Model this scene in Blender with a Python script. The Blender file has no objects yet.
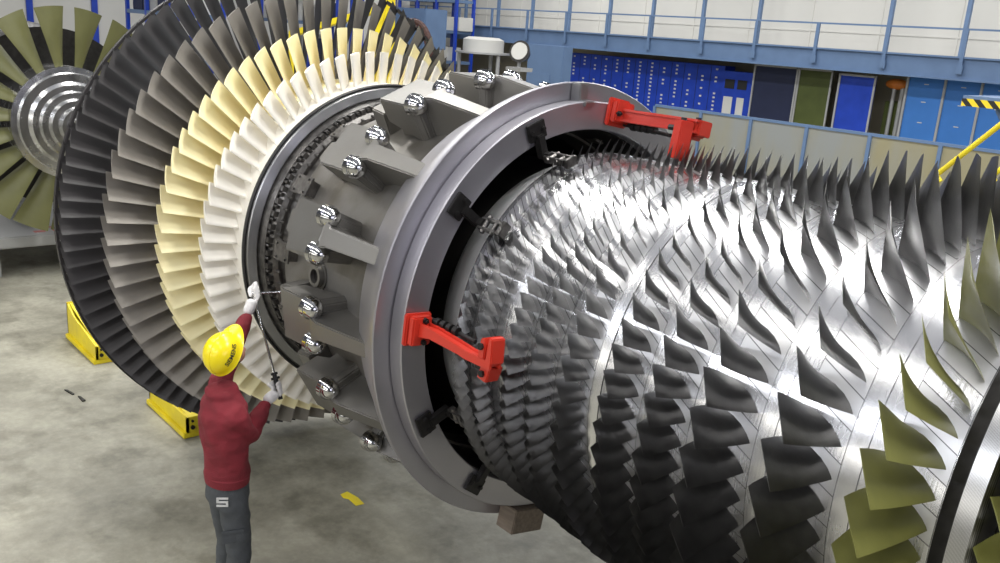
import bpy, bmesh, math, random
from mathutils import Vector, Matrix, noise
random.seed(7)
PI = math.pi
sc = bpy.context.scene
COL = sc.collection
AX = 2.08                      # height of the rotor axis

# ------------------------------------------------------------------ helpers
def R(d): return math.radians(d)

def link(o, parent=None):
    COL.objects.link(o)
    if parent is not None: o.parent = parent
    return o

def tag(o, label=None, cat=None, group=None, kind=None):
    if label: o['label'] = label
    if cat: o['category'] = cat
    if group: o['group'] = group
    if kind: o['kind'] = kind
    return o

def empty(name, loc=(0, 0, 0), rot=(0, 0, 0), parent=None):
    o = bpy.data.objects.new(name, None)
    o.empty_display_size = .1
    o.location = loc; o.rotation_euler = rot
    return link(o, parent)

def obj(name, bm, mat, parent=None, smooth=True, angle=35, bevel=0, loc=None, rot=None):
    me = bpy.data.meshes.new(name)
    bmesh.ops.recalc_face_normals(bm, faces=bm.faces[:])
    if bevel:
        ed = [e for e in bm.edges if len(e.link_faces) == 2 and e.calc_face_angle(0) > R(30)]
        bmesh.ops.bevel(bm, geom=ed, offset=bevel, segments=2, affect='EDGES', clamp_overlap=True)
    for f in bm.faces: f.smooth = smooth
    if smooth:
        for e in bm.edges:
            if len(e.link_faces) == 2 and e.calc_face_angle(0) > R(angle): e.smooth = False
    bm.to_mesh(me); bm.free()
    for m in (mat if isinstance(mat, (list, tuple)) else [mat]): me.materials.append(m)
    o = bpy.data.objects.new(name, me)
    if loc: o.location = loc
    if rot: o.rotation_euler = rot
    return link(o, parent)

def box(bm, x0, x1, y0, y1, z0, z1, M=None, mi=0):
    vs = [bm.verts.new(Vector(p)) for p in [(x0,y0,z0),(x1,y0,z0),(x1,y1,z0),(x0,y1,z0),(x0,y0,z1),(x1,y0,z1),(x1,y1,z1),(x0,y1,z1)]]
    if M is not None:
        for v in vs: v.co = M @ v.co
    for f in [(0,3,2,1),(4,5,6,7),(0,1,5,4),(1,2,6,5),(2,3,7,6),(3,0,4,7)]:
        bm.faces.new([vs[i] for i in f]).material_index = mi
    return vs

def prism(bm, pts, h0, h1, M=None, mi=0):
    """pts: 2D outline (x, y); extruded z h0..h1"""
    a = [bm.verts.new(Vector((x, y, h0))) for x, y in pts]
    b = [bm.verts.new(Vector((x, y, h1))) for x, y in pts]
    if M is not None:
        for v in a + b: v.co = M @ v.co
    n = len(pts)
    bm.faces.new(a[::-1]).material_index = mi; bm.faces.new(b).material_index = mi
    for i in range(n):
        bm.faces.new([a[i], a[(i+1) % n], b[(i+1) % n], b[i]]).material_index = mi

def cyl(bm, p0, p1, r0, r1=None, n=16, mi=0, cap=True):
    p0, p1 = Vector(p0), Vector(p1); r1 = r0 if r1 is None else r1
    d = (p1 - p0).normalized(); q = d.to_track_quat('Z', 'Y')
    A, B = [], []
    for i in range(n):
        t = 2*PI*i/n; u = q @ Vector((math.cos(t), math.sin(t), 0))
        A.append(bm.verts.new(p0 + u*r0)); B.append(bm.verts.new(p1 + u*r1))
    for i in range(n):
        bm.faces.new([A[i], A[(i+1) % n], B[(i+1) % n], B[i]]).material_index = mi
    if cap:
        bm.faces.new(A[::-1]).material_index = mi; bm.faces.new(B).material_index = mi

def tube(bm, pts, r, n=8, mi=0):
    for a, b in zip(pts, pts[1:]): cyl(bm, a, b, r, n=n, mi=mi)

def lathe(bm, prof, n=160, closed=True, a0=0, a1=2*PI, mi=0):
    """prof: (x, r) outline revolved about the X axis"""
    full = abs(a1 - a0 - 2*PI) < 1e-6
    rings = []
    m = n if full else n + 1
    for i in range(m):
        t = a0 + (a1 - a0)*i/n
        rings.append([bm.verts.new((x, -r*math.cos(t), r*math.sin(t))) for x, r in prof])
    k = len(prof)
    for i in range(n):
        A, B = rings[i], rings[(i+1) % m]
        for j in range(k if closed else k-1):
            bm.faces.new([A[j], A[(j+1) % k], B[(j+1) % k], B[j]]).material_index = mi
    if not full and closed:
        bm.faces.new(rings[0]).material_index = mi; bm.faces.new(rings[-1][::-1]).material_index = mi

def sphere(bm, c, r, u=20, v=12, M=None, mi=0, sz=None):
    mat = Matrix.Translation(Vector(c)) @ Matrix.Diagonal((*(sz or (1, 1, 1)), 1))
    if M is not None: mat = M @ mat
    g = bmesh.ops.create_uvsphere(bm, u_segments=u, v_segments=v, radius=r, matrix=mat)
    for vv in g['verts']:
        for f in vv.link_faces: f.material_index = mi

def polar(x, r, th):                      # on the machine, in axis space
    t = R(th); return Vector((x, -r*math.cos(t), r*math.sin(t)))
def frame_at(x, r, th):
    """local axes at a place on the machine: X axial, Y circumferential (upwards), Z radial"""
    t = R(th)
    ex = Vector((1, 0, 0)); er = Vector((0, -math.cos(t), math.sin(t)))
    ey = er.cross(ex)
    M = Matrix((ex, ey, er)).transposed().to_4x4()
    M.translation = polar(x, r, th)
    return M

# ------------------------------------------------------------------ materials
def newmat(name):
    m = bpy.data.materials.new(name); m.use_nodes = True
    nt = m.node_tree; b = nt.nodes['Principled BSDF']
    return m, nt, b

def mat(name, col, rough=.5, metal=0, var=.12, scale=6, bump=0, bscale=40, rvar=.1, col2=None, spec=None, stretch=None, aniso=0, coat=0, thr=None):
    m, nt, b = newmat(name); N = nt.nodes; L = nt.links
    tc = N.new('ShaderNodeTexCoord'); mp = N.new('ShaderNodeMapping')
    L.new(tc.outputs['Object'], mp.inputs['Vector'])
    if stretch: mp.inputs['Scale'].default_value = stretch
    nz = N.new('ShaderNodeTexNoise'); nz.inputs['Scale'].default_value = scale; nz.inputs['Detail'].default_value = 6
    L.new(mp.outputs[0], nz.inputs['Vector'])
    rp = N.new('ShaderNodeValToRGB')
    c = Vector(col); d = Vector(col2) if col2 else c*(1-var*2)
    t0, t1 = thr or (.3, .7)
    rp.color_ramp.elements[0].position = t0; rp.color_ramp.elements[1].position = t1
    rp.color_ramp.elements[0].color = (*d, 1); rp.color_ramp.elements[1].color = (*c, 1)
    L.new(nz.outputs['Fac'], rp.inputs[0]); L.new(rp.outputs[0], b.inputs['Base Color'])
    mr = N.new('ShaderNodeMapRange'); mr.inputs['To Min'].default_value = max(0.02, rough-rvar); mr.inputs['To Max'].default_value = min(1, rough+rvar)
    L.new(nz.outputs['Fac'], mr.inputs['Value']); L.new(mr.outputs[0], b.inputs['Roughness'])
    b.inputs['Metallic'].default_value = metal
    if spec is not None: b.inputs['Specular IOR Level'].default_value = spec
    if coat: b.inputs['Coat Weight'].default_value = coat; b.inputs['Coat Roughness'].default_value = .15
    if bump:
        n2 = N.new('ShaderNodeTexNoise'); n2.inputs['Scale'].default_value = bscale; n2.inputs['Detail'].default_value = 4
        L.new(mp.outputs[0], n2.inputs['Vector'])
        bp = N.new('ShaderNodeBump'); bp.inputs['Strength'].default_value = bump; bp.inputs['Distance'].default_value = .01
        L.new(n2.outputs['Fac'], bp.inputs['Height']); L.new(bp.outputs[0], b.inputs['Normal'])
    return m

def math_node(nt, op, a, b=None, c=None):
    n = nt.nodes.new('ShaderNodeMath'); n.operation = op
    for i, v in enumerate((a, b, c)):
        if v is None: continue
        if isinstance(v, (int, float)): n.inputs[i].default_value = v
        else: nt.links.new(v, n.inputs[i])
    return n.outputs[0]

def drum_mat(name, count, phase, x0, x1, xc, stag=38, rad=.96):
    """turned steel hub: slanted joints between the blade feet over the row, fine turning lines"""
    m, nt, b = newmat(name); N = nt.nodes; L = nt.links
    tc = N.new('ShaderNodeTexCoord'); sp = N.new('ShaderNodeSeparateXYZ'); L.new(tc.outputs['Object'], sp.inputs[0])
    x, y, z = sp.outputs
    ny = math_node(nt, 'MULTIPLY', y, -1)
    th = math_node(nt, 'ARCTAN2', z, ny)
    sh = math_node(nt, 'MULTIPLY', math_node(nt, 'SUBTRACT', x, xc), math.tan(R(stag))/rad)
    u = math_node(nt, 'MULTIPLY', math_node(nt, 'SUBTRACT', math_node(nt, 'ADD', th, sh), R(phase)), count/(2*PI))
    u = math_node(nt, 'ADD', u, .5)
    fr = math_node(nt, 'FRACT', math_node(nt, 'ADD', u, 1000))
    d = math_node(nt, 'ABSOLUTE', math_node(nt, 'SUBTRACT', fr, .5))      # .5 at joints
    w = .5 - .0022*count/(2*PI*rad)
    line = math_node(nt, 'GREATER_THAN', d, w)
    inx = math_node(nt, 'MULTIPLY', math_node(nt, 'GREATER_THAN', x, x0), math_node(nt, 'LESS_THAN', x, x1))
    line = math_node(nt, 'MULTIPLY', line, inx)
    ed = math_node(nt, 'LESS_THAN', math_node(nt, 'MINIMUM', math_node(nt, 'ABSOLUTE', math_node(nt, 'SUBTRACT', x, x0)), math_node(nt, 'ABSOLUTE', math_node(nt, 'SUBTRACT', x, x1))), .0012)
    line = math_node(nt, 'MAXIMUM', line, ed)
    cell = N.new('ShaderNodeTexWhiteNoise'); cell.noise_dimensions = '1D'
    L.new(math_node(nt, 'FLOOR', u), cell.inputs['W'])
    nz = N.new('ShaderNodeTexNoise'); nz.inputs['Scale'].default_value = 5; nz.inputs['Detail'].default_value = 5
    L.new(tc.outputs['Object'], nz.inputs['Vector'])
    # turning marks: bands along x
    cb = N.new('ShaderNodeCombineXYZ'); L.new(math_node(nt, 'MULTIPLY', x, 90), cb.inputs[0]); L.new(math_node(nt, 'MULTIPLY', th, 1.2), cb.inputs[1])
    n3 = N.new('ShaderNodeTexNoise'); n3.inputs['Scale'].default_value = 1; n3.inputs['Detail'].default_value = 3; L.new(cb.outputs[0], n3.inputs['Vector'])
    r = math_node(nt, 'MULTIPLY_ADD', nz.outputs['Fac'], .16, .13)
    r = math_node(nt, 'MULTIPLY_ADD', math_node(nt, 'MULTIPLY', cell.outputs['Value'], inx), .12, r)
    r = math_node(nt, 'MULTIPLY_ADD', n3.outputs['Fac'], .08, r)
    L.new(r, b.inputs['Roughness'])
    v = math_node(nt, 'MULTIPLY_ADD', math_node(nt, 'MULTIPLY', cell.outputs['Value'], inx), -.14, .74)
    v = math_node(nt, 'MULTIPLY_ADD', nz.outputs['Fac'], -.10, v)
    v = math_node(nt, 'MULTIPLY', v, math_node(nt, 'MULTIPLY_ADD', line, -.8, 1))
    cc = N.new('ShaderNodeCombineColor'); L.new(v, cc.inputs[0]); L.new(v, cc.inputs[1]); L.new(math_node(nt, 'MULTIPLY', v, 1.02), cc.inputs[2])
    L.new(cc.outputs[0], b.inputs['Base Color'])
    b.inputs['Metallic'].default_value = 1
    bp = N.new('ShaderNodeBump'); bp.inputs['Strength'].default_value = .12; bp.inputs['Distance'].default_value = .004
    L.new(n3.outputs['Fac'], bp.inputs['Height']); L.new(bp.outputs[0], b.inputs['Normal'])
    return m

def stripe_mat(name, ca, cb_, axis, freq, duty=.5, rough=.5, metal=0, shear=0):
    m, nt, b = newmat(name); N = nt.nodes; L = nt.links
    tc = N.new('ShaderNodeTexCoord'); sp = N.new('ShaderNodeSeparateXYZ'); L.new(tc.outputs['Object'], sp.inputs[0])
    v = sp.outputs[axis]
    if shear: v = math_node(nt, 'MULTIPLY_ADD', sp.outputs[2], shear, v)
    f = math_node(nt, 'FRACT', math_node(nt, 'MULTIPLY_ADD', v, freq, 500))
    g = math_node(nt, 'GREATER_THAN', f, duty)
    mx = N.new('ShaderNodeMix'); mx.data_type = 'RGBA'
    mx.inputs[6].default_value = (*ca, 1); mx.inputs[7].default_value = (*cb_, 1)
    L.new(g, mx.inputs[0]); L.new(mx.outputs[2], b.inputs['Base Color'])
    b.inputs['Roughness'].default_value = rough; b.inputs['Metallic'].default_value = metal
    return m

M = {}
M['blade'] = mat('compressor blade steel', (.18, .177, .175), .34, 1, var=.1, scale=14, bump=.05, bscale=60, rvar=.08)
M['green'] = mat('olive coating', (.215, .215, .058), .42, 0, var=.10, scale=9, rvar=.08, col2=(.17, .17, .045))
M['greenfar'] = mat('olive coating far rotor', (.15, .15, .055), .45, 0, var=.10, scale=5, rvar=.08)
M['cream'] = mat('yellow ceramic coating', (.90, .84, .52), .55, 0, var=.05, scale=4, rvar=.05, col2=(.84, .72, .40))
M['white'] = mat('white ceramic coating', (.87, .84, .76), .55, 0, var=.04, scale=5, rvar=.05, col2=(.80, .76, .67))
M['brown'] = mat('grey brown blade alloy', (.25, .23, .20), .45, .2, var=.08, scale=6, rvar=.08)
M['dark'] = mat('dark blade alloy', (.042, .038, .038), .50, .1, var=.12, scale=6, rvar=.1)
M['disc'] = mat('turbine disc steel', (.16, .15, .145), .45, 1, scale=5)
M['casing'] = mat('cast casing grey', (.235, .228, .215), .42, .75, var=.10, scale=3.5, bump=.12, bscale=30, rvar=.1, col2=(.23, .22, .20))
M['shell'] = mat('cast shell, stained', (.25, .24, .225), .45, .7, var=.12, scale=2.6, bump=.12, bscale=30, rvar=.1, col2=(.13, .115, .09), thr=(.32, .60))
M['flange'] = mat('machined flange steel', (.46, .45, .48), .40, .9, var=.06, scale=2.5, rvar=.07, stretch=(1, 1, 1))
M['polish'] = mat('polished steel ring', (.50, .50, .50), .34, 1, var=.08, scale=6, rvar=.08)
M['dome'] = mat('chromed nut', (.62, .62, .62), .12, 1, var=.05, rvar=.05)
M['darkmetal'] = mat('blackened steel', (.035, .033, .032), .42, .6, var=.2, scale=20, bump=.1)
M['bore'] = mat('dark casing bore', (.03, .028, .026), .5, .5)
M['bolts'] = mat('seal ring steel', (.22, .21, .20), .38, .9, var=.25, scale=22, bump=.2, bscale=60)
M['red'] = mat('red paint', (.60, .036, .018), .38, 0, var=.06, scale=8, rvar=.08, coat=.3)
M['ridge'] = stripe_mat('ridged steel', (.62, .62, .62), (.30, .30, .30), 0, 260, .5, .28, 1)
M['yellow'] = mat('yellow paint', (.86, .70, .02), .45, 0, var=.05, scale=5, rvar=.1, col2=(.66, .52, .02))
M['helmet'] = mat('yellow helmet plastic', (.92, .74, .01), .25, 0, var=.01, scale=2, rvar=.03)
M['black'] = mat('black rubber', (.015, .015, .015), .5, 0)
M['sweater'] = mat('maroon knit', (.22, .018, .028), .9, 0, var=.14, scale=9, bump=.5, bscale=140, rvar=.05)
M['trousers'] = mat('dark grey work cloth', (.075, .082, .088), .85, 0, var=.15, scale=9, bump=.35, bscale=120, rvar=.05)
M['skin'] = mat('skin', (.50, .26, .18), .5, 0, var=.06, scale=12, rvar=.05)
M['hair'] = mat('brown hair', (.05, .03, .018), .6, 0, bump=.6, bscale=150)
M['glove'] = mat('white knit glove', (.88, .86, .84), .9, 0, var=.08, scale=30, bump=.4, bscale=150, rvar=.05)
M['patch'] = mat('pale cloth patch', (.62, .62, .60), .8, 0, var=.02)
M['blue'] = mat('gallery blue paint', (.125, .20, .34), .5, 0, var=.06, scale=2, rvar=.05)
M['bluelt'] = mat('light blue panel', (.05, .21, .60), .45, 0, var=.07, scale=1.2, rvar=.05)
M['bluedk'] = mat('deep blue cabinet', (.012, .055, .46), .4, 0, var=.12, scale=2)
M['navy'] = mat('dark navy panel', (.012, .018, .055), .5, 0, var=.1, scale=2)
M['olive'] = mat('olive panel', (.075, .095, .018), .5, 0, var=.12, scale=2)
M['whitep'] = mat('off white wall paint', (.62, .61, .57), .6, 0, var=.03, scale=.6, rvar=.05)
M['beige'] = mat('beige paint', (.42, .38, .28), .6, 0, var=.06, scale=.8)
M['grey'] = mat('grey sheet metal', (.42, .42, .41), .5, .2, var=.06, scale=1.5)
M['wood'] = mat('timber block', (.22, .175, .135), .75, 0, var=.2, scale=8, stretch=(1, 6, 6))
M['orange'] = mat('orange paint', (.75, .22, .03), .5, 0)
M['hazard'] = stripe_mat('hazard stripes', (.85, .62, .02), (.015, .015, .015), 0, 1.55, .5, .5, 0, shear=.8)
M['rubred'] = mat('brown hose', (.075, .03, .022), .6, 0)
M['fence'] = mat('frosted fence panel', (.30, .27, .165), .35, 0, var=.1, scale=.35, stretch=(1, 1, .3), col2=(.27, .28, .27), thr=(.42, .58))

# concrete floor: pale, worn, a little greenish, with stains
def floor_mat():
    m, nt, b = newmat('worn concrete'); N = nt.nodes; L = nt.links
    tc = N.new('ShaderNodeTexCoord')
    def nz(s, d, rough=.55):
        n = N.new('ShaderNodeTexNoise'); n.inputs['Scale'].default_value = s; n.inputs['Detail'].default_value = d; n.inputs['Roughness'].default_value = rough
        L.new(tc.outputs['Object'], n.inputs['Vector']); return n.outputs['Fac']
    r1 = N.new('ShaderNodeValToRGB'); e = r1.color_ramp.elements
    e[0].position = .36; e[0].color = (.185, .175, .135, 1); e[1].position = .62; e[1].color = (.36, .345, .275, 1)
    L.new(nz(.9, 8, .65), r1.inputs[0])
    r2 = N.new('ShaderNodeValToRGB'); e = r2.color_ramp.elements
    e[0].position = .34; e[0].color = (.34, .33, .29, 1); e[1].position = .50; e[1].color = (1, 1, 1, 1)
    L.new(nz(2.3, 5, .6), r2.inputs[0])
    mx = N.new('ShaderNodeMix'); mx.data_type = 'RGBA'; mx.blend_type = 'MULTIPLY'; mx.inputs[0].default_value = .55
    L.new(r1.outputs[0], mx.inputs[6]); L.new(r2.outputs[0], mx.inputs[7])
    r3 = N.new('ShaderNodeValToRGB'); e = r3.color_ramp.elements
    e[0].position = .44; e[0].color = (.86, .86, .86, 1); e[1].position = .6; e[1].color = (1.06, 1.06, 1.05, 1)
    L.new(nz(14, 6, .7), r3.inputs[0])
    mx2 = N.new('ShaderNodeMix'); mx2.data_type = 'RGBA'; mx2.blend_type = 'MULTIPLY'; mx2.inputs[0].default_value = .6
    L.new(mx.outputs[2], mx2.inputs[6]); L.new(r3.outputs[0], mx2.inputs[7])
    L.new(mx2.outputs[2], b.inputs['Base Color'])
    mr = N.new('ShaderNodeMapRange'); mr.inputs['To Min'].default_value = .38; mr.inputs['To Max'].default_value = .7
    L.new(nz(1.6, 5), mr.inputs['Value']); L.new(mr.outputs[0], b.inputs['Roughness'])
    bp = N.new('ShaderNodeBump'); bp.inputs['Strength'].default_value = .08; bp.inputs['Distance'].default_value = .01
    L.new(nz(30, 4), bp.inputs['Height']); L.new(bp.outputs[0], b.inputs['Normal'])
    return m
M['floor'] = floor_mat()

# ------------------------------------------------------------------ setting
def struct(name, bm, m, **k):
    o = obj(name, bm, m, **k); o['kind'] = 'structure'; return o
bm = bmesh.new(); box(bm, -70, 20, -22, 34, -.2, 0); struct('floor', bm, M['floor'], smooth=False)
bm = bmesh.new(); box(bm, -70, 20, 31.0, 31.3, 0, 13)
for i in range(30):                                    # flat pilaster joints of the panelled wall
    box(bm, -69+i*3.0, -68.93+i*3.0, 30.97, 31.0, 3.6, 13)
for zz in (4.55, 6.6): box(bm, -70, 20, 30.96, 31.0, zz, zz+.06)
struct('wall_back', bm, M['whitep'], smooth=False)
bm = bmesh.new(); box(bm, -70.3, -70, -22, 34, 0, 13); struct('wall_left', bm, M['beige'], smooth=False)
bm = bmesh.new(); box(bm, -70, 20, -22.3, -22, 0, 10); struct('wall_front', bm, M['grey'], smooth=False)

# ------------------------------------------------------------------ blades
def airfoil(nc, thick, camber):
    """closed loop, chord -.5 .. .5; +y is the convex side for positive camber"""
    up, lo = [], []
    for i in range(nc+1):
        s = .5*(1-math.cos(PI*i/nc)); x = s-.5
        t = thick*(.2969*math.sqrt(1-s) - .1260*(1-s) - .3516*(1-s)**2 + .2843*(1-s)**3 - .1036*(1-s)**4)*5*.5 if s < 1 else 0
        y = camber*(1-(2*x)**2)
        up.append((x, y+t)); lo.append((x, y-t))
    return up + lo[-2:0:-1]

def blade_mesh(name, secs, mat_, nc=7, plat=None, shroud=None, sgn=1):
    """secs: (radius, chord, stagger deg, camber, thickness, x offset, circumferential offset)"""
    bm = bmesh.new(); rings = []
    for (r, c, st, ca, th, dx, dc) in secs:
        cx, sx = math.cos(R(st)), math.sin(R(st))
        ring = []
        for (s, n) in airfoil(nc, th, ca):
            # chord (cos, -sin), normal (sin, cos) ; convex towards +x, +y(top)
            X = dx + c*(s*cx + sgn*n*sx); Y = -dc + c*(-s*sx + sgn*n*cx)
            a = Y/r
            ring.append(bm.verts.new((X, r*math.sin(a), r*math.cos(a))))
        rings.append(ring)
    k = len(rings[0])
    for A, B in zip(rings, rings[1:]):
        for j in range(k): bm.faces.new([A[j], A[(j+1) % k], B[(j+1) % k], B[j]])
    bm.faces.new(rings[0][::-1]); bm.faces.new(rings[-1])
    def slab(r0, r1, xa, xb, w, st, mi=0):
        # slanted foot following the pitch
        t = math.tan(R(st))
        P = []
        for rr in (r0, r1):
            for X, s in ((xa, -1), (xb, -1), (xb, 1), (xa, 1)):
                Y = s*w/2 - (X-(xa+xb)/2)*t; a = Y/rr
                P.append(bm.verts.new((X, rr*math.sin(a), rr*math.cos(a))))
        for f in [(0,3,2,1),(4,5,6,7),(0,1,5,4),(1,2,6,5),(2,3,7,6),(3,0,4,7)]:
            bm.faces.new([P[i] for i in f])
    if plat: slab(*plat)
    if shroud: slab(*shroud)
    bmesh.ops.recalc_face_normals(bm, faces=bm.faces[:])
    for f in bm.faces: f.smooth = True
    for e in bm.edges:
        if len(e.link_faces) == 2 and e.calc_face_angle(0) > R(38): e.smooth = False
    me = bpy.data.meshes.new(name); bm.to_mesh(me); bm.free(); me.materials.append(mat_)
    return me

def hub(x):
    P = [(-4.5, .98), (-2.438, .978), (-1.375, .91), (-1.0, .865), (-.5, .83)]
    if x <= P[0][0]: return P[0][1]
    for (a, ra), (b, rb) in zip(P, P[1:]):
        if x <= b: return ra + (rb-ra)*(x-a)/(b-a)
    return P[-1][1]

rotor = empty('gas_turbine_rotor', (0, 0, AX))
tag(rotor, 'huge bladed steel rotor lying across the hall through the grey casing, nearest the camera', 'turbine rotor')

def put_blades(disc, name, me, count, phase, lo, hi, label=None):
    first = None
    for k in range(count):
        th = phase + k*360/count
        th = (th+180) % 360 - 180
        if not (lo <= th <= hi) and not (lo <= th+360 <= hi): continue
        if first is None:
            o = bpy.data.objects.new(name, me); first = o
            if label: o['label'] = label
        else: o = first.copy()
        COL.objects.link(o); o.parent = disc
        o.rotation_euler = (R(90-th) + random.uniform(-.0012, .0012), 0, 0)

# compressor rows: (x centre, count, phase, tip radius, root chord, tip chord, tip stagger, root stagger)
rows = [(-3.395, 92, 13.7-1.8, 1.072, .106, .086, 51, 38),
        (-3.215, 92, -1.9-1.8, 1.086, .108, .088, 52, 37),
        (-2.965, 86, 14.6-1.9, 1.103, .118, .092, 53, 36),
        (-2.775, 90, 14.9-1.9, 1.120, .122, .092, 55, 35),
        (-2.562, 66, 12.7-2.4, 1.142, .145, .116, 58, 33),
        (-2.295, 62, 13.8-2.6, 1.145, .155, .124, 60, 31),
        (-2.058, 58, 12.7-2.8, 1.160, .172, .132, 61, 30),
        (-1.783, 48, 14.7-3.1, 1.228, .200, .150, 63, 28),
        (-1.452, 46, 14.9-3.5, 1.258, .205, .178, 62, 28),
        (-1.112, 50, 12.3-3.6, 1.285, .205, .188, 62, 28)]
bounds = [-3.61, -3.325, -3.1, -2.872, -2.672, -2.438, -2.175, -1.93, -1.622, -1.285, -1.010]
for i, (xc, n, ph, rt, cr, ct, st, sr) in enumerate(rows):
    xa, xb = bounds[i], bounds[i+1]
    hw = cr*.5*math.cos(R(sr))+.006
    dm = drum_mat('compressor hub %d' % i, n, ph, xc-hw, xc+hw, xc, sr)
    bm = bmesh.new(); g = .0022; gb = .007 if i in (4,) else g
    prof = ([(-3.474, .55), (-3.474, .976), (-3.470, .979)] if i == 0 else [(xa+.0008, .55), (xa+.0008, hub(xa)-g), (xa+g, hub(xa))]) + [ ((xa+xb)/2, hub((xa+xb)/2)), (xb-gb, hub(xb)), (xb-.0008, hub(xb)-gb), (xb-.0008, .55)]
    lathe(bm, prof, 240)
    disc = obj('compressor_disc', bm, dm, rotor, angle=50)
    if i == 4:
        bm = bmesh.new(); lathe(bm, [(-2.441, .9), (-2.441, .9786), (-2.4365, .9786), (-2.4365, .9)], 240)
        obj('disc_joint', bm, M['black'], rotor, smooth=False)
    r0 = hub(xc)-.012
    green = i == 9
    secs = []
    dxt = (.05, .03, .028, .025, .022, .008, .008, 0, 0, 0)[i]
    for t in (0, .07, .2, .4, .6, .8, 1):
        s_ = t**1.1
        secs.append((r0 + (rt-r0)*t, (cr + (ct-cr)*t), sr + (st-sr)*s_, (.05 if i < 5 else .12)*(1-t)**2.2+.004, .05*(1-t)**1.5+.020, (dxt+.012)*t-.012, 0))
    me = blade_mesh('compressor_blade', secs, M['green'] if green else M['blade'])
    o = put_blades(disc, 'compressor_blade', me, n, ph, -100, 165, 'olive green coated blade' if green else None)
    # put the blades at the row's centre
    for v in me.vertices: v.co.x += xc
bm = bmesh.new(); lathe(bm, [(-3.72, .5), (-3.72, .872), (-3.476, .978), (-3.476, .5)], 220)
obj('drum_shoulder', bm, mat('satin drum shoulder', (.80, .80, .80), .55, .8, var=.05, scale=4, rvar=.05), rotor, angle=40)
# last drum end, spacer inside the casing
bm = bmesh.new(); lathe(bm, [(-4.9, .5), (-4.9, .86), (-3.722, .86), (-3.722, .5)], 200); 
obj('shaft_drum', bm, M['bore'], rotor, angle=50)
# front: ridged ring, dark recess, first row
bm = bmesh.new(); lathe(bm, [(-1.009, .5), (-1.009, .88), (-.998, .908), (-.950, .930), (-.945, .930), (-.945, .5)], 240)
obj('dark_collar', bm, M['darkmetal'], rotor, angle=40)
bm = bmesh.new(); lathe(bm, [(-.944, .5), (-.944, .932), (-.885, .928), (-.868, .90), (-.868, .5)], 240)
obj('ridged_ring', bm, M['ridge'], rotor, angle=40)['label'] = 'ridged bright steel ring'
bm = bmesh.new(); lathe(bm, [(-.867, .2), (-.867, .76), (-.83, .78), (-.82, .80), (-.60, .79), (-.55, .70), (-.55, .2)], 200)
disc = obj('compressor_disc', bm, M['darkmetal'], rotor, angle=40)
secs = [(.77+(1.24-.77)*t, .20-.01*t, 30+30*t, .13*(1-t)+.03*t, .09*(1-t)+.035, -.735, 0) for t in (0, .12, .4, .7, 1)]
put_blades(disc, 'compressor_blade', blade_mesh('front_compressor_blade', secs, M['green']), 50, 8.9, -90, 60, 'olive green coated blade')

# turbine rows
def turbine_disc(xa, xb, r):
    bm = bmesh.new(); lathe(bm, [(xa, .4), (xa, r-.02), (xa+.02, r), (xb-.02, r), (xb, r-.02), (xb, .4)], 160)
    return obj('turbine_disc', bm, M['disc'], rotor, angle=40)
def tsecs(r0, r1, c0, c1, s0, s1, ca0, ca1, th0, th1, xc, ts=(0, .12, .35, .6, .8, 1), lean=0):
    return [(r0+(r1-r0)*t, c0+(c1-c0)*t, s0+(s1-s0)*t, ca0+(ca1-ca0)*t, th0+(th1-th0)*t, xc, lean*t) for t in ts]
TUR = [
 # xa, xb, disc r, blade root r, tip r, count, phase, mat, chord0, chord1, st0, st1, cam0, cam1, th0, th1
 ('white ceramic coated blade', -5.93, -5.612, 1.150, 1.155, 1.392, 68, 3.1-1.5, 'white', .20, .185, 46, 52, .07, .04, .36, .28, -5.755, -5.735),
 ('pale yellow ceramic coated blade', -6.32, -5.98, 1.12, 1.13, 1.546, 68, 3.2-1.6, 'cream', .25, .225, 40, 51, .09, .05, .20, .13, -6.135, -6.120),
 ('grey brown bare metal blade', -6.72, -6.34, 1.09, 1.10, 1.793, 70, 3.1-1.6, 'brown', .27, .24, 36, 50, .07, .02, .13, .055, -6.50, -6.490),
 ('dark bare metal blade with tip shroud', -7.12, -6.74, 1.05, 1.06, 1.973, 96, 1.2, 'dark', .25, .23, 30, 50, .06, .015, .11, .035, -6.93, -6.925),
]
for (lab, xa, xb, dr, r0, r1, n, ph, mk, c0, c1, s0, s1, ca0, ca1, t0, t1, xc, xt) in TUR:
    d = turbine_disc(xa, xb, dr)
    w = 2*PI*(r0+.01)/n
    sh = None
    if mk == 'dark':
        wt = 2*PI*1.973/n
        sh = (1.966, 1.986, xc-.085, xc-.040, wt*.9, 38)
    wp = 2*PI*(r0+.03)/n
    pl = (r0-.010, r0+(.012 if mk == 'white' else .02), xa+.01, xb-.005, wp*(.97 if mk == 'white' else .9), 14)
    me = blade_mesh('turbine_blade', tsecs(r0, r1, c0, c1, s0, s1, ca0, ca1, t0, t1, xc), M[mk], nc=8, plat=pl, shroud=sh, sgn=-1)
    put_blades(d, 'turbine_blade', me, n, ph, -110, 205, lab)
bm = bmesh.new(); lathe(bm, [(-9.6, .02), (-9.6, .34), (-8.3, .34), (-8.2, .42), (-7.4, .5), (-7.121, .8), (-7.121, .02)], 100)
obj('rear_shaft', bm, M['disc'], rotor, angle=40)
bm = bmesh.new(); lathe(bm, [(-5.611, .3), (-5.611, .95), (-4.905, .9), (-4.905, .3)], 100)
obj('middle_shaft', bm, M['disc'], rotor, angle=40)

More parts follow.
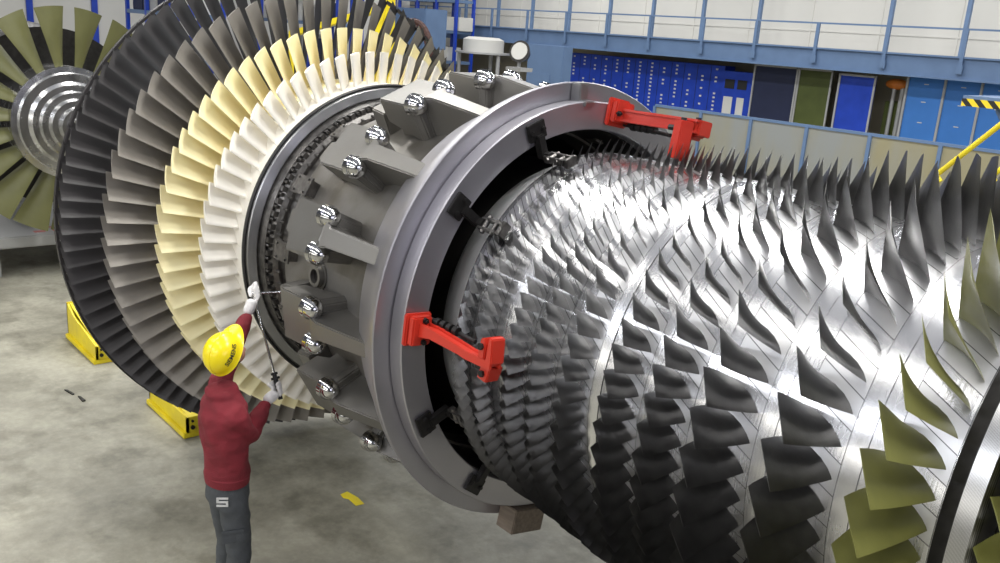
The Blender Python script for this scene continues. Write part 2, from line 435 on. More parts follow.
# ------------------------------------------------------------------ centre casing
cas = empty('turbine_casing', (0, 0, AX))
tag(cas, 'grey cast ring casing with domed nuts and wide flange around the big rotor', 'casing')
bm = bmesh.new()
lathe(bm, [(-5.30, .97), (-5.30, 1.005), (-5.22, 1.02), (-4.95, 1.03), (-4.80, 1.05), (-4.15, 1.10), (-4.04, 1.14), (-4.02, 1.04), (-4.9, .99)], 200)
obj('casing_shell', bm, M['shell'], cas, angle=30)
bm = bmesh.new()
lathe(bm, [(-4.06, 1.06), (-4.06, 1.20), (-3.98, 1.235), (-3.86, 1.28), (-3.76, 1.335), (-3.70, 1.352), (-3.690, 1.352), (-3.685, 1.347), (-3.685, 1.11), (-3.9, 1.08)], 240)
obj('rear_flange', bm, M['flange'], cas, angle=28)
bm = bmesh.new()
lathe(bm, [(-3.684, 1.10), (-3.684, 1.235), (-3.676, 1.25), (-3.578, 1.252), (-3.572, 1.247), (-3.572, 1.100), (-3.58, 1.094), (-3.68, 1.094)], 240)
obj('front_flange', bm, M['flange'], cas, angle=28)
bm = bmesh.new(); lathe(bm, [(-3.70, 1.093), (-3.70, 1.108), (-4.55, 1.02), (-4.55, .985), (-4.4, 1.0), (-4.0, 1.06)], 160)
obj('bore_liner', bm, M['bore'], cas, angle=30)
# split joints of the two flange halves
for th in (88.5, -91.0):
    F = frame_at(-3.665, 1.30, th)
    bm = bmesh.new()
    box(bm, -.022, .055, -.034, .034, -.06, .052, F)
    box(bm, -.020, .11, -.042, .042, -.075, -.045, F)
    obj('split_joint_block', bm, M['polish'], cas, bevel=.006)
# struts with domed nuts
def strut(th, first):
    F = frame_at(0, 0, th)
    def P(x, c, r):                     # c: circumferential offset in metres at r 1.28
        a = c/1.28
        return F @ Vector((x, r*math.sin(a), r*math.cos(a)))
    bm = bmesh.new()
    out = [(-4.73, -.155), (-4.41, -.155), (-4.38, -.125), (-4.38, -.075), (-4.32, -.055), (-3.89, -.048), (-3.89, .048), (-4.32, .055), (-4.38, .075), (-4.38, .125), (-4.41, .155), (-4.73, .155)]
    def rt(x): return 1.36 if x < -4.52 else 1.36 - (x+4.52)*.155
    top = [bm.verts.new(P(x, c, rt(x)-(.025 if abs(c) > .14 else 0))) for x, c in out]
    bot = [bm.verts.new(P(x, c, (1.17 if x < -4.43 else 1.06))) for x, c in out]
    k = len(out)
    bm.faces.new(top); bm.faces.new(bot[::-1])
    for i in range(k): bm.faces.new([top[i], bot[i], bot[(i+1) % k], top[(i+1) % k]])
    bmesh.ops.triangulate(bm, faces=[f for f in bm.faces if len(f.verts) > 4])
    # foot that carries the pad on the shell
    vs = [bm.verts.new(P(x, c, r)) for r in (1.02, 1.22) for x, c in ((-4.70, -.10), (-4.44, -.10), (-4.44, .10), (-4.70, .10))]
    for f in [(0,3,2,1),(4,5,6,7),(0,1,5,4),(1,2,6,5),(2,3,7,6),(3,0,4,7)]: bm.faces.new([vs[i] for i in f])
    o = obj('strut', bm, M['casing'], cas, bevel=0.008, angle=25)
    for s in (-1, 1):
        bm = bmesh.new()
        a, b_ = P(-4.44, s*.108, 1.300), P(-4.402, s*.108, 1.300)
        cyl(bm, a, b_, .070, .068, n=28); cyl(bm, b_, P(-4.392, s*.108, 1.300), .064, .062, n=28)
        c = P(-4.396, s*.108, 1.300)
        sphere(bm, c, .060, 28, 16)
        cyl(bm, c, P(-4.328, s*.108, 1.300), .014, .012, n=12)
        obj('domed_nut', bm, M['dome'], o, angle=40)['label'] = 'bright chromed domed nut'
for k in range(15): strut(18.4 + k*24, k == 0)
# round port on the shell
for th, x in ((3.5, -4.74), (82, -4.62), (-68, -4.62)):
    F = frame_at(x, 1.05, th); bm = bmesh.new()
    for r0_, r1_, z1 in ((.0, .085, .02), (.045, .068, .055)):
        n = 28
        rr = [[bm.verts.new(F @ Vector((r_*math.cos(2*PI*i/n), r_*math.sin(2*PI*i/n), z_))) for i in range(n)] for r_, z_ in ((r1_, -.02), (r1_, z1), (max(r0_, .001), z1), (max(r0_, .001), -.02))]
        for A, B in zip(rr, rr[1:]):
            for i in range(n): bm.faces.new([A[i], A[(i+1) % n], B[(i+1) % n], B[i]])
    o = obj('round_port', bm, M['casing'], cas, angle=40)
    bm = bmesh.new(); n = 24
    cyl(bm, F @ Vector((0, 0, .0)), F @ Vector((0, 0, .028)), .044, n=24)
    obj('port_plug', bm, M['darkmetal'], o)
# seal rings between casing and the white blades
bm = bmesh.new(); lathe(bm, [(-5.606, 1.0), (-5.606, 1.150), (-5.590, 1.152), (-5.575, 1.142), (-5.560, 1.085), (-5.575, 1.078), (-5.6, 1.0)], 240)
obj('seal_ring', bm, M['polish'], cas, angle=30)
bm = bmesh.new(); lathe(bm, [(-5.608, 1.172), (-5.588, 1.174), (-5.580, 1.166), (-5.590, 1.153), (-5.608, 1.153)], 200)
obj('black_gasket', bm, M['black'], cas, angle=30)
bm = bmesh.new(); lathe(bm, [(-5.60, .9), (-5.60, 1.072), (-5.57, 1.072), (-5.50, 1.055), (-5.50, 1.045), (-5.53, 1.04), (-5.46, 1.015), (-5.44, .985), (-5.44, .96), (-5.35, .95), (-5.31, .99), (-5.30, .96), (-5.30, .9)], 240)
obj('bolt_ring', bm, M['bolts'], cas, angle=30)
bmn = bmesh.new()
F = Matrix.Identity(4)
cyl(bmn, (-5.56, 0, 1.045), (-5.468, 0, 1.035), .013, n=8); cyl(bmn, (-5.49, 0, .998), (-5.405, 0, .990), .009, n=8)
box(bmn, -5.53, -5.462, .022, .058, 1.005, 1.052)
nut0 = obj('ring_bolt', bmn, M['bolts'], cas, rot=(R(90), 0, 0))
for k in range(1, 72):
    th = k*5.0
    th = (th+180) % 360 - 180
    if -100 < th < 140:
        o = nut0.copy(); COL.objects.link(o); o.parent = cas; o.rotation_euler = (R(90-th), 0, 0)
# small terminal boxes clinging to the shell's rear edge, between the struts
box0 = None
for th in (30.4, 6.4, -17.6, 54.4, 78.4, -41.6, -65.6, 102.4):
    F = frame_at(-5.17, 1.04, th)
    bm = bmesh.new(); box(bm, -.10, .07, -.05, .05, -.02, .045, F); box(bm, -.12, .08, -.065, .065, .045, .058, F)
    for a in (-.05, .0, .05): cyl(bm, F @ Vector((-.14, a, .02)), F @ Vector((-.09, a, .02)), .014, n=10)
    for a in (-.08, .04):
        for c in (-.045, .045): cyl(bm, F @ Vector((a, c, .055)), F @ Vector((a, c, .068)), .009, n=8)
    obj('cover_box', bm, M['bolts'], cas, bevel=.004)
for th in (42.4, 18.4, -5.6, 66.4, -29.6, -53.6, 90.4):
    F = frame_at(-4.92, 1.16, th); bm = bmesh.new()
    prism(bm, [(-.10, -.07), (.10, -.11), (.10, .11), (-.10, .07)], -.13, .03, F)
    box(bm, -.15, -.09, -.045, .045, -.12, -.02, F)
    obj('pad_bracket', bm, M['casing'], cas, bevel=.008)

# wooden block under the flange
# ------------------------------------------------------------------ clamps and brackets on the flange
def red_bracket(th, label, ln=1, dz=0, r_=1.17):
    root = empty('locking_bracket', polar(-3.572, r_, th) + Vector((0, 0, AX)))
    Mx = frame_at(-3.572, 1.17, th); Mx.translation = Vector((0, 0, 0))
    root.rotation_euler = Mx.to_euler()
    tag(root, label, 'bracket', 'red locking brackets between flange and rotor')
    bm = bmesh.new()                                  # mounting foot: base plate with a swept block
    box(bm, .000, .032, -.085, .085, -.075, .085); box(bm, .030, .075, -.075, .078, -.05, .07)
    obj('mounting_foot', bm, M['red'], root, bevel=.008)
    bm = bmesh.new()
    bm.free()
    for y in (-.055, .058):
        bm = bmesh.new(); cyl(bm, (.070, y, .0), (.086, y, .0), .017, n=6); cyl(bm, (.080, y, .0), (.098, y, .0), .009, n=10)
        obj('foot_bolt', bm, M['darkmetal'], root)
    # U-section arm: web and two rims
    bm = bmesh.new()
    Q = Matrix.Identity(4)
    k = ln
    out = [(.04, .045), (.16, .048), (.42, .026), (.47, .022), (.64, .022), (.64, -.018), (.45, -.022), (.40, -.016), (.16, -.010), (.04, -.035)]
    prism(bm, [(x*k, y) for x, y in out], .018, .034, Q); prism(bm, [(x*k, y) for x, y in out], -.040, -.026, Q)
    web = [(.04, .030), (.16, .033), (.42, .014), (.47, .010), (.63, .010), (.63, -.006), (.45, -.010), (.40, -.004), (.16, .005), (.04, -.020)]
    prism(bm, [(x*k, y) for x, y in web], -.030, .022, Q)
    obj('arm', bm, M['red'], root, bevel=.003)
    bm = bmesh.new()
    prism(bm, [(.545*k, .02), (.59*k, .02), (.59*k, .105), (.578*k, .125), (.552*k, .115)], -.075, .035)
    prism(bm, [(.60*k, .01), (.645*k, .01), (.635*k, .130), (.608*k, .135)], -.05, .035)
    box(bm, .53*k, .57*k, .0, .06, -.08+dz, .02); box(bm, .58*k, .62*k, .015, .10, -.06, .02)
    obj('upper_jaw', bm, M['red'], root, bevel=.005)
    bm = bmesh.new()
    prism(bm, [(.535*k, -.085), (.60*k, -.095), (.625*k, -.015), (.555*k, -.015)], -.07+dz, .015)
    obj('lower_jaw', bm, M['red'], root, bevel=.005)
    for q_ in (((.51*k, .085, -.02), (.548*k, .085, -.02)), ((.575*k, -.055, .012), (.575*k, -.055, .03)), ((.568*k, .08, .032), (.568*k, .08, .05)), ((.48*k, -.05, -.03), (.545*k, -.05, -.03))):
        bm = bmesh.new(); cyl(bm, q_[0], q_[1], .017, n=6); obj('jaw_bolt', bm, M['darkmetal'], root)
    bm = bmesh.new(); cyl(bm, (.02, .060, -.05), (.40, .040, -.07), .012, n=10)
    for x in (.10, .15, .20, .25): cyl(bm, (x, .056, -.055), (x+.028, .055, -.056), .024, n=12)
    obj('tension_rod', bm, M['darkmetal'], root)
    return root
red_bracket(4.6, 'red steel bracket at mid height on the flange, level with the worker\'s hat', 1.0)
red_bracket(99.5, 'red steel bracket on top of the flange, in front of the blue drawer wall', .94, -.12, 1.20)

def clamp(th, label, tw=0, ln=.17):
    root = empty('blade_clamp', polar(-3.572, 1.175, th) + Vector((0, 0, AX)))
    Mx = frame_at(0, 1, th); Mx.translation = Vector((0, 0, 0))
    root.rotation_euler = Mx.to_euler()
    tag(root, label, 'clamp', 'black clamps around the flange opening')
    bm = bmesh.new(); box(bm, 0, .022, -.062, .062, -.05, .05)
    for y in (-.04, .04): cyl(bm, (.022, y, .0), (.036, y, .0), .016, n=6)
    obj('clamp_plate', bm, M['darkmetal'], root, bevel=.004)
    bm = bmesh.new(); box(bm, .0, .045, -.026, .026, -.155, -.02); box(bm, .005, .09, -.02, .02, -.16, -.12)
    obj('clamp_arm', bm, M['darkmetal'], root, bevel=.005)
    bm = bmesh.new()
    box(bm, .06, .06+ln, -.035, -.020, -.165, -.125); box(bm, .06, .06+ln, .020, .035, -.165, -.125)
    box(bm, .05+ln, .08+ln, -.04, .04, -.17, -.12)
    cyl(bm, (.10, -.05, -.142), (.10, .05, -.142), .016, n=12); cyl(bm, (.17, -.045, -.142), (.17, .045, -.142), .013, n=12)
    obj('clamp_shoe', bm, M['bolts'], root, bevel=.003)
    return root
clamp(37.6, 'black clamp on the upper left of the flange opening, between top clamp and red bracket')
clamp(68.7, 'black clamp near the top of the flange opening, beside the upper red bracket')
clamp(-23.5, 'black clamp on the flange opening below the lower red bracket', ln=.10)
clamp(-53.5, 'lowest black clamp on the flange opening, just above the floor shadow', ln=.08)

F = frame_at(-3.61, 1.33, -79)
bm = bmesh.new(); prism(bm, [(-.075, -.13), (.075, -.13), (.075, .13), (-.075, .13)], -.07, .09, F)
obj('transport_foot', bm, M['wood'], cas, bevel=.006)['label'] = 'brown block under the flange'

# ------------------------------------------------------------------ yellow stands
def pedestal(x, y, label, L_=1.05, h=.42):
    root = empty('rotor_stand', (x, y, 0)); tag(root, label, 'stand', 'yellow steel stands on the floor behind the turbine end')
    bm = bmesh.new(); box(bm, -L_, 0, -.10, .22, 0, .05); obj('base_plate', bm, M['yellow'], root, bevel=.006)
    bm = bmesh.new()
    Q = Matrix(((1, 0, 0, 0), (0, 0, 1, 0), (0, 1, 0, 0), (0, 0, 0, 1)))
    prism(bm, [(-L_, .05), (0, .05), (0, .20), (-L_*.75, h*.75), (-L_, h)], -.07, -.045, Q)
    prism(bm, [(-L_, .05), (0, .05), (0, .20), (-L_*.75, h*.75), (-L_, h)], .14, .165, Q)
    obj('side_web', bm, M['yellow'], root, bevel=.004)
    bm = bmesh.new(); box(bm, -.03, .0, -.07, .16, .05, .20); box(bm, -L_, -L_+.03, -.07, .16, .05, h)
    prism(bm, [(-L_, h-.02), (0-.02, .18), (-.02, .2), (-L_, h)], -.045, .14, Q)
    obj('end_plate', bm, M['yellow'], root, bevel=.004)
    bm = bmesh.new()
    for a in (.0, .1): cyl(bm, (0, -.02+a, .10), (.015, -.02+a, .10), .02, n=8); cyl(bm, (0, -.02+a, .16), (.015, -.02+a, .16), .012, n=8)
    obj('anchor_bolt', bm, M['darkmetal'], root)
pedestal(-7.22, -.88, 'yellow steel stand on the floor nearest the worker, under the dark blades', .92, .27)
pedestal(-9.38, -.98, 'yellow steel stand on the floor at far left, under the dark blades', 1.0, .42)

# ------------------------------------------------------------------ second rotor further back
rb = empty('spare_turbine_rotor', (-12.35, -.28, AX+.07))
tag(rb, 'second rotor with long olive green blades and a bright stepped hub, at far left', 'turbine rotor')
bm = bmesh.new()
lathe(bm, [(-3.2, .05), (-3.2, .60), (-.45, .72), (-.16, .72), (-.15, .65), (-.08, .635), (-.075, .54), (-.02, .50), (-.015, .43), (.06, .41), (.065, .34), (.16, .32), (.165, .25), (.28, .235), (.285, .17), (.42, .16), (.42, .05)], 120)
obj('hub', bm, mat('bright turned hub', (.70, .70, .70), .25, 1, var=.12, scale=7, rvar=.1), rb, angle=25)
bm = bmesh.new(); lathe(bm, [(-3.1, .1), (-3.1, 1.22), (-.95, 1.18), (-.95, .1)], 100)
obj('rear_drum', bm, M['darkmetal'], rb, angle=25)
secs = [(.70+(1.46-.70)*t, .20+.24*t, 42+24*t, .10*(1-t)+.03, .10*(1-t)+.03, -.30, 0) for t in (0, .1, .35, .6, .8, 1)]
me = blade_mesh('front_green_blade', secs, M['greenfar'])
f0 = None
for n_, ph, xo in ((19, 8, 0),):
    for k in range(n_):
        th = ph+k*360/n_
        o = bpy.data.objects.new('compressor_blade', me) if f0 is None else f0.copy()
        f0 = f0 or o
        COL.objects.link(o); o.parent = rb; o.rotation_euler = (R(90-th), 0, 0); o.location = (xo, 0, 0)
# sheet-covered transport cradle below it
cr = empty('rotor_cradle', (-13.7, -.3, 0)); tag(cr, 'low grey sheet covered cradle with red lettering below the green bladed rotor', 'cradle')
bm = bmesh.new(); prism(bm, [(-2.6, -1.3), (.65, -1.3), (.65, 1.9), (-2.6, 1.9)], .42, .58); obj('deck', bm, M['grey'], cr, bevel=.02)
bm = bmesh.new()
for x in (-2.4, .2):
    for y in (-1.1, 1.4): box(bm, x, x+.3, y, y+.3, 0, .42)
obj('leg', bm, M['grey'], cr, bevel=.01)
bm = bmesh.new(); box(bm, -1.9, -1.5, -.5, .5, .58, .95); box(bm, -2.0, -1.4, -.6, .7, .56, .62); obj('saddle', bm, M['grey'], cr, bevel=.01)
bm = bmesh.new()
for i, w in enumerate((.16, .10, .18, .13, .20, .09, .15)):
    y = -.35 + i*.24
    box(bm, .40, .40+.10, y, y+w*.9, .581, .584)
for i, w in enumerate((.5, .35)): box(bm, .20, .26, -.2+i*.6, -.2+i*.6+w, .581, .584)
obj('red_lettering', bm, mat('faded red print', (.52, .20, .18), .7), cr, smooth=False)

# ------------------------------------------------------------------ back of the hall
GY = 27.0
gal = empty('gallery', (-20, GY, 0)); tag(gal, 'blue steel gallery with railing running along the pale back wall', 'gallery')
gp = lambda x: x+20
bm = bmesh.new(); box(bm, gp(-44), gp(8), 0, .16, 3.14, 3.90); box(bm, gp(-44), gp(8), -.09, .0, 3.14, 3.20); box(bm, gp(-44), gp(8), -.09, 0, 3.84, 3.90)
obj('edge_beam', bm, M['blue'], gal, smooth=False)
bm = bmesh.new(); box(bm, gp(-44), gp(8), .16, 3.9, 3.70, 3.86); obj('deck', bm, M['grey'], gal, smooth=False)
px_ = [-42.3, -39.3, -36.6, -33.9, -31.2, -28.6, -26.1, -23.3, -20.8, -18.2, -15.55, -12.95, -10.3, -7.6, -5]
p0 = None
for i, x in enumerate(px_):
    if p0 is None:
        bm = bmesh.new(); box(bm, -.06, .06, -.12, -.04, 3.45, 4.78); box(bm, -.10, .10, -.13, -.08, 3.35, 3.62); p0 = obj('railing_post', bm, M['blue'], gal, smooth=False, loc=(gp(x), 0, 0))
    else:
        o = p0.copy(); COL.objects.link(o); o.parent = gal; o.location = (gp(x), 0, 0)
bm = bmesh.new(); box(bm, gp(-44), gp(8), -.10, -.04, 4.72, 4.78); obj('rail', bm, M['blue'], gal, smooth=False)
p0 = None
for x in (-45.6, -42.6, -39.7, -36.9, -34.1, -31.3, -28.58, -25.7, -22.8, -17.1, -14.3, -11.3, -6.1):              # tall columns standing behind the railing
    if p0 is None:
        bm = bmesh.new(); box(bm, -.07, .07, 2.9, 3.05, 3.86, 13); p0 = obj('tall_column', bm, M['blue'], gal, smooth=False, loc=(gp(x), 0, 0))
    else:
        o = p0.copy(); COL.objects.link(o); o.parent = gal; o.location = (gp(x), 0, 0)
# lean dividing wall under the gallery and its panels
def flat_thing(name, x0, x1, y0, y1, z0, z1, m, label, cat, parts=None, group=None):
    root = empty(name, ((x0+x1)/2, y0, z0)); tag(root, label, cat, group)
    bm = bmesh.new(); box(bm, x0-(x0+x1)/2, x1-(x0+x1)/2, 0, y1-y0, 0, z1-z0); obj('body', bm, m, root, bevel=.01)
    return root
bm = bmesh.new(); box(bm, -44, 8, 30.2, 30.4, 0, 3.7); struct('wall_under_gallery', bm, M['beige'], smooth=False)
r_ = flat_thing('drawer_wall', -32.0, -22.9, 28.2, 28.9, 0, 2.92, M['bluedk'], 'deep blue wall of small drawers with rows of white labels, under the gallery', 'drawer cabinet')
bm = bmesh.new()
for c in range(13):
    for k in range(13):
        if random.random() < .72:
            x = -4.3 + c*.70; z = .75 + k*.165
            box(bm, x, x+.11, -.012, .0, z, z+.07)
obj('drawer_label', bm, M['whitep'], r_, smooth=False)['kind'] = 'stuff'
bm = bmesh.new()
for c in range(14): box(bm, -4.55+c*.70, -4.53+c*.70, -.008, 0, .1, 2.9)
obj('drawer_divider', bm, M['navy'], r_, smooth=False)
r_ = flat_thing('notice_cabinet', -22.85, -21.4, 28.1, 28.8, 0, 2.75, M['bluedk'], 'dark blue cabinet with two small windows and two white notices', 'cabinet')
bm = bmesh.new(); box(bm, -.62, -.15, -.015, 0, 2.05, 2.42); box(bm, .0, .45, -.015, 0, 2.05, 2.42); obj('window_pane', bm, M['black'], r_, smooth=False)
bm = bmesh.new(); box(bm, -.60, -.16, -.015, 0, 1.0, 1.72); box(bm, .05, .40, -.015, 0, 1.0, 1.72); obj('notice', bm, M['whitep'], r_, smooth=False)
def panel(x0, x1, mk, lab, z1=3.12, y=27.9):
    root = flat_thing('partition_screen', x0, x1, y, y+.12, 0, z1, M[mk], lab, 'panel')
    w = (x1-x0)/2
    bm = bmesh.new(); box(bm, -w-.04, -w+.03, -.04, .0, 0, z1); box(bm, w-.03, w+.04, -.04, 0, 0, z1); box(bm, -w, w, -.04, 0, z1-.07, z1)
    obj('panel_frame', bm, M['grey'], root, smooth=False)
panel(-21.25, -19.35, 'navy', 'near black navy panel beside the notice cabinet')
panel(-19.25, -17.9, 'olive', 'olive green panel between navy and blue panels')
panel(-17.4, -16.05, 'bluedk', 'deep blue panel right of the olive panel', 3.05, 27.6)
r_ = flat_thing('machine_cabinet', -15.95, -15.1, 28.4, 29.2, 0, 2.2, M['olive'], 'dark green machine with pipes below an orange hood', 'machine')
bm = bmesh.new(); cyl(bm, (-.1, -.15, 0), (-.1, -.15, 2.9), .07, n=12); cyl(bm, (.2, -.12, 0), (.2, -.12, 2.9), .09, n=12); obj('pipe', bm, M['grey'], r_)
bm = bmesh.new(); sphere(bm, (-.05, -.1, 2.82), .42, 20, 10, sz=(1, .6, .45)); obj('hood', bm, M['orange'], r_)
for i, (x0, x1, lab) in enumerate(((-15.0, -13.75, 'leftmost tall light blue locker under the gallery end'), (-13.7, -12.55, 'tall light blue locker left of the hazard striped platform'), (-12.5, -11.4, 'tall light blue locker behind the hazard striped platform'), (-11.35, -10.2, 'tall light blue locker right of the hazard striped platform'), (-10.15, -9.0, 'rightmost tall light blue locker at the picture edge'))):
    root = flat_thing('tall_locker', x0, x1, 27.9, 28.0, 0, 3.14, M['bluelt'], lab, 'locker', group='row of tall light blue doors')
    w = (x1-x0)/2
    bm = bmesh.new(); box(bm, -w-.05, -w+.03, -.06, 0, 0, 3.14); obj('panel_frame', bm, M['grey'], root, smooth=False)
    bm = bmesh.new()
    for z in (1.6, 2.3, 2.9): box(bm, -.06, .1, -.012, 0, z, z+.03)
    obj('panel_clip', bm, M['whitep'], root, smooth=False)
# low fence in front
fe = empty('hall_fence', (-14, 20, 0)); tag(fe, 'low frosted panel fence with blue grey posts behind the compressor blades', 'fence')
fp = lambda x: x+14
bm = bmesh.new(); box(bm, fp(-19.6), fp(-4.2), -.03, .05, 1.62, 1.70); obj('top_rail', bm, M['blue'], fe, smooth=False)
xs = [-19.6, -17.7, -15.83, -13.94, -12.02, -10.1, -8.2, -6.3, -4.3]; p0 = None
for x in xs:
    if p0 is None:
        bm = bmesh.new(); box(bm, -.05, .05, -.06, .04, 0, 1.64); p0 = obj('fence_post', bm, M['blue'], fe, smooth=False, loc=(fp(x), 0, 0))
    else: o = p0.copy(); COL.objects.link(o); o.parent = fe; o.location = (fp(x), 0, 0)
for a, b_ in zip(xs, xs[1:]):
    bm = bmesh.new(); box(bm, fp(a)+.05, fp(b_)-.05, 0, .02, .05, 1.62); obj('fence_panel', bm, M['fence'], fe, smooth=False)
# hazard striped platform and yellow stair rails, nearer
pl = empty('service_platform', (-4.22, 7.3, .07)); tag(pl, 'service platform edge with black and yellow hazard stripes at the right border', 'platform')
bm = bmesh.new(); box(bm, -.35, 3.5, 0, 1.4, 3.20, 3.26); box(bm, -.35, 3.5, 1.3, 1.4, 3.26, 3.42); obj('deck', bm, M['blue'], pl, smooth=False)
bm = bmesh.new(); box(bm, -.35, 3.5, -.02, 0, 3.14, 3.225); hz = obj('hazard_strip', bm, mat('x', (1, 1, 1)), pl, smooth=False)
M['hz2'] = stripe_mat('hazard stripes', (.85, .62, .02), (.015, .015, .015), 0, 6.5, .5, .5, 0, shear=1.0); hz.data.materials[0] = M['hz2']
bm = bmesh.new()
for x in (.9, 3.3):
    for y in (.08, 1.3): box(bm, x, x+.08, y-.04, y+.04, -.07, 3.2)
prism(bm, [(.0, 3.1), (.25, 2.75), (.9, 2.6), (.9, 3.2), (.0, 3.2)], .1, .18, Matrix(((1, 0, 0, 0), (0, 0, 1, 0), (0, 1, 0, 0), (0, 0, 0, 1))))
obj('support_post', bm, M['blue'], pl, smooth=False)
st = empty('stair_railing', (-4.1, 6, 0)); tag(st, 'yellow tubular stair railing rising towards the hazard striped platform', 'railing')
for (y, dx, dz) in ((0, 0, 0), (.9, .22, -.02)):
    bm = bmesh.new(); a = Vector((-.05+dx, y, 2.52+dz)); b_ = Vector((1.5+dx, y, 4.27+dz)); c_ = Vector((.35+dx, y, 2.48+dz)); 
    tube(bm, [a+Vector((.06, 0, -.06)), a, b_], .028, 10)
    a2 = a + Vector((.30, 0, -.42)) ; tube(bm, [a2+Vector((0, 0, -.12)), a2, a2+Vector((1.4, 0, 1.55))], .026, 10)
    for t in (.02, .55): 
        p = a2 + Vector((1.4, 0, 1.55))*t; tube(bm, [p + Vector((0, 0, 0)), Vector((p.x, p.y, 0))], .026, 10)
    obj('handrail', bm, M['yellow'], st)
bm = bmesh.new(); Q = Matrix(((1, 0, 0, 0), (0, 0, 1, 0), (0, 1, 0, 0), (0, 0, 0, 1)))
for k in range(9): box(bm, -.9+k*.28, -.62+k*.28, .03, .87, .12+k*.3, .16+k*.3)
prism(bm, [(-1.1, 0), (-.9, 0), (1.62, 2.7), (1.42, 2.7)], 0, .03, Q); prism(bm, [(-1.1, 0), (-.9, 0), (1.62, 2.7), (1.42, 2.7)], .87, .9, Q)
obj('stair_flight', bm, M['grey'], st, smooth=False)

# ------------------------------------------------------------------ far left: racks, blue box, yellow machine
def rack(x, y, w, label, mk='bluedk'):
    root = empty('storage_rack', (x, y, 0)); tag(root, label, 'rack', 'tall storage racks at the far left end')
    bm = bmesh.new()
    for i in range(4):
        for yy in (0, 1.1): box(bm, -.08+i*w/3-w/2, .08+i*w/3-w/2, yy-.06, yy+.06, 0, 7.5)
    obj('upright', bm, M[mk], root, smooth=False)
    bm = bmesh.new()
    for z in (.4, 1.9, 3.4, 4.9): box(bm, -w/2, w/2, -.05, 1.15, z, z+.14)
    obj('shelf_beam', bm, M['blue'], root, smooth=False)
    for z in (2.04, 3.54):
        x0 = -w/2+.3
        while x0 < w/2-1.0:
            ww = random.uniform(.7, 1.3); hh = random.uniform(.4, 1.0)
            if random.random() < .8:
                bm = bmesh.new(); box(bm, 0, ww, 0, .9, 0, hh)
                o = obj('storage_crate', bm, random.choice([M['grey'], M['navy'], M['whitep']]), loc=(x+x0, y+.1, z), bevel=.02)
                tag(o, 'plain box stored on a tall blue rack behind the turbine blades', 'crate', 'boxes on the far racks')
            x0 += ww+.15
rack(-33, 8.5, 6, 'tall blue storage rack at the far left, above the green bladed rotor')
rack(-36, 15.5, 7, 'tall storage rack seen between the dark blade tips')
rack(-39.6, 25, 5, 'tall storage rack left of the blue control box')
bm = bmesh.new(); box(bm, -43.0, -42.6, 3, 26, 0, 9)
for i in range(9): box(bm, -42.6, -42.5, 4+i*2.6, 4.25+i*2.6, 0, 9, mi=1)
struct('partition_wall', bm, [M['whitep'], M['bluedk']], smooth=False)
cb = empty('control_box', (-34.3, 20, 0)); tag(cb, 'big blue rectangular box with a small white mark, left of the gallery', 'cabinet')
bm = bmesh.new(); box(bm, -1.72, 1.48, 0, 1.2, 2.7, 4.40); obj('body', bm, M['blue'], cb, bevel=.03)
bm = bmesh.new(); box(bm, .1, .4, -.01, 0, 3.72, 3.82); obj('mark', bm, M['whitep'], cb, smooth=False)
bm = bmesh.new(); box(bm, -1.4, -1.1, .3, .9, 0, 2.7); box(bm, 1.0, 1.3, .3, .9, 0, 2.7); obj('leg', bm, M['blue'], cb, smooth=False)
hr = empty('hose_reel', (-19.5, 10, .85)); tag(hr, 'dark brown wheel shaped hose reel seen behind the blade tips', 'hose reel')
bm = bmesh.new()
for rr in (.78, .66): 
    n = 36
    for i in range(n):
        a, b_ = 2*PI*i/n, 2*PI*(i+1)/n
        cyl(bm, (rr*math.cos(a), 0, 2.15+rr*math.sin(a)), (rr*math.cos(b_), 0, 2.15+rr*math.sin(b_)), .07, n=8, cap=False)
obj('coil', bm, M['rubred'], hr)
bm = bmesh.new(); cyl(bm, (0, -.15, 2.15), (0, .15, 2.15), .14, n=20)
for k in range(5):
    a = 2*PI*k/5; cyl(bm, (0, 0, 2.15), (.6*math.cos(a), 0, 2.15+.6*math.sin(a)), .03, n=8)
box(bm, -.06, .06, -.06, .06, -.85, 2.1); box(bm, -.4, .4, -.3, .3, -.85, -.80)
obj('spoke_stand', bm, M['darkmetal'], hr)
ym = empty('yellow_crane_frame', (-15.6, 5.6, 0)); tag(ym, 'yellow steel lifting frame standing behind the tall grey and cream blades', 'lifting frame')
bm = bmesh.new()
def beam(a, b_, w):
    a, b_ = Vector(a), Vector(b_); d = (b_-a); q = d.to_track_quat('Z', 'Y').to_matrix().to_4x4(); q.translation = a
    box(bm, -w/2, w/2, -w/2, w/2, 0, d.length, q)
beam((.2, 0, 0), (1.1, .3, 4.4), .16); beam((1.1, .3, 4.5), (1.2, .3, 0), .16); beam((-1.6, -.2, 1.6), (1.3, .3, 1.6), .12); beam((-1.6, -.2, 0), (-1.6, -.2, 3.4), .16); beam((-1.6, -.2, 3.35), (1.2, .3, 4.0), .12)
obj('frame', bm, M['yellow'], ym, bevel=.01)
bm = bmesh.new(); box(bm, -2.0, 1.5, -.4, .5, 0, .08); obj('foot_plate', bm, M['darkmetal'], ym, smooth=False)
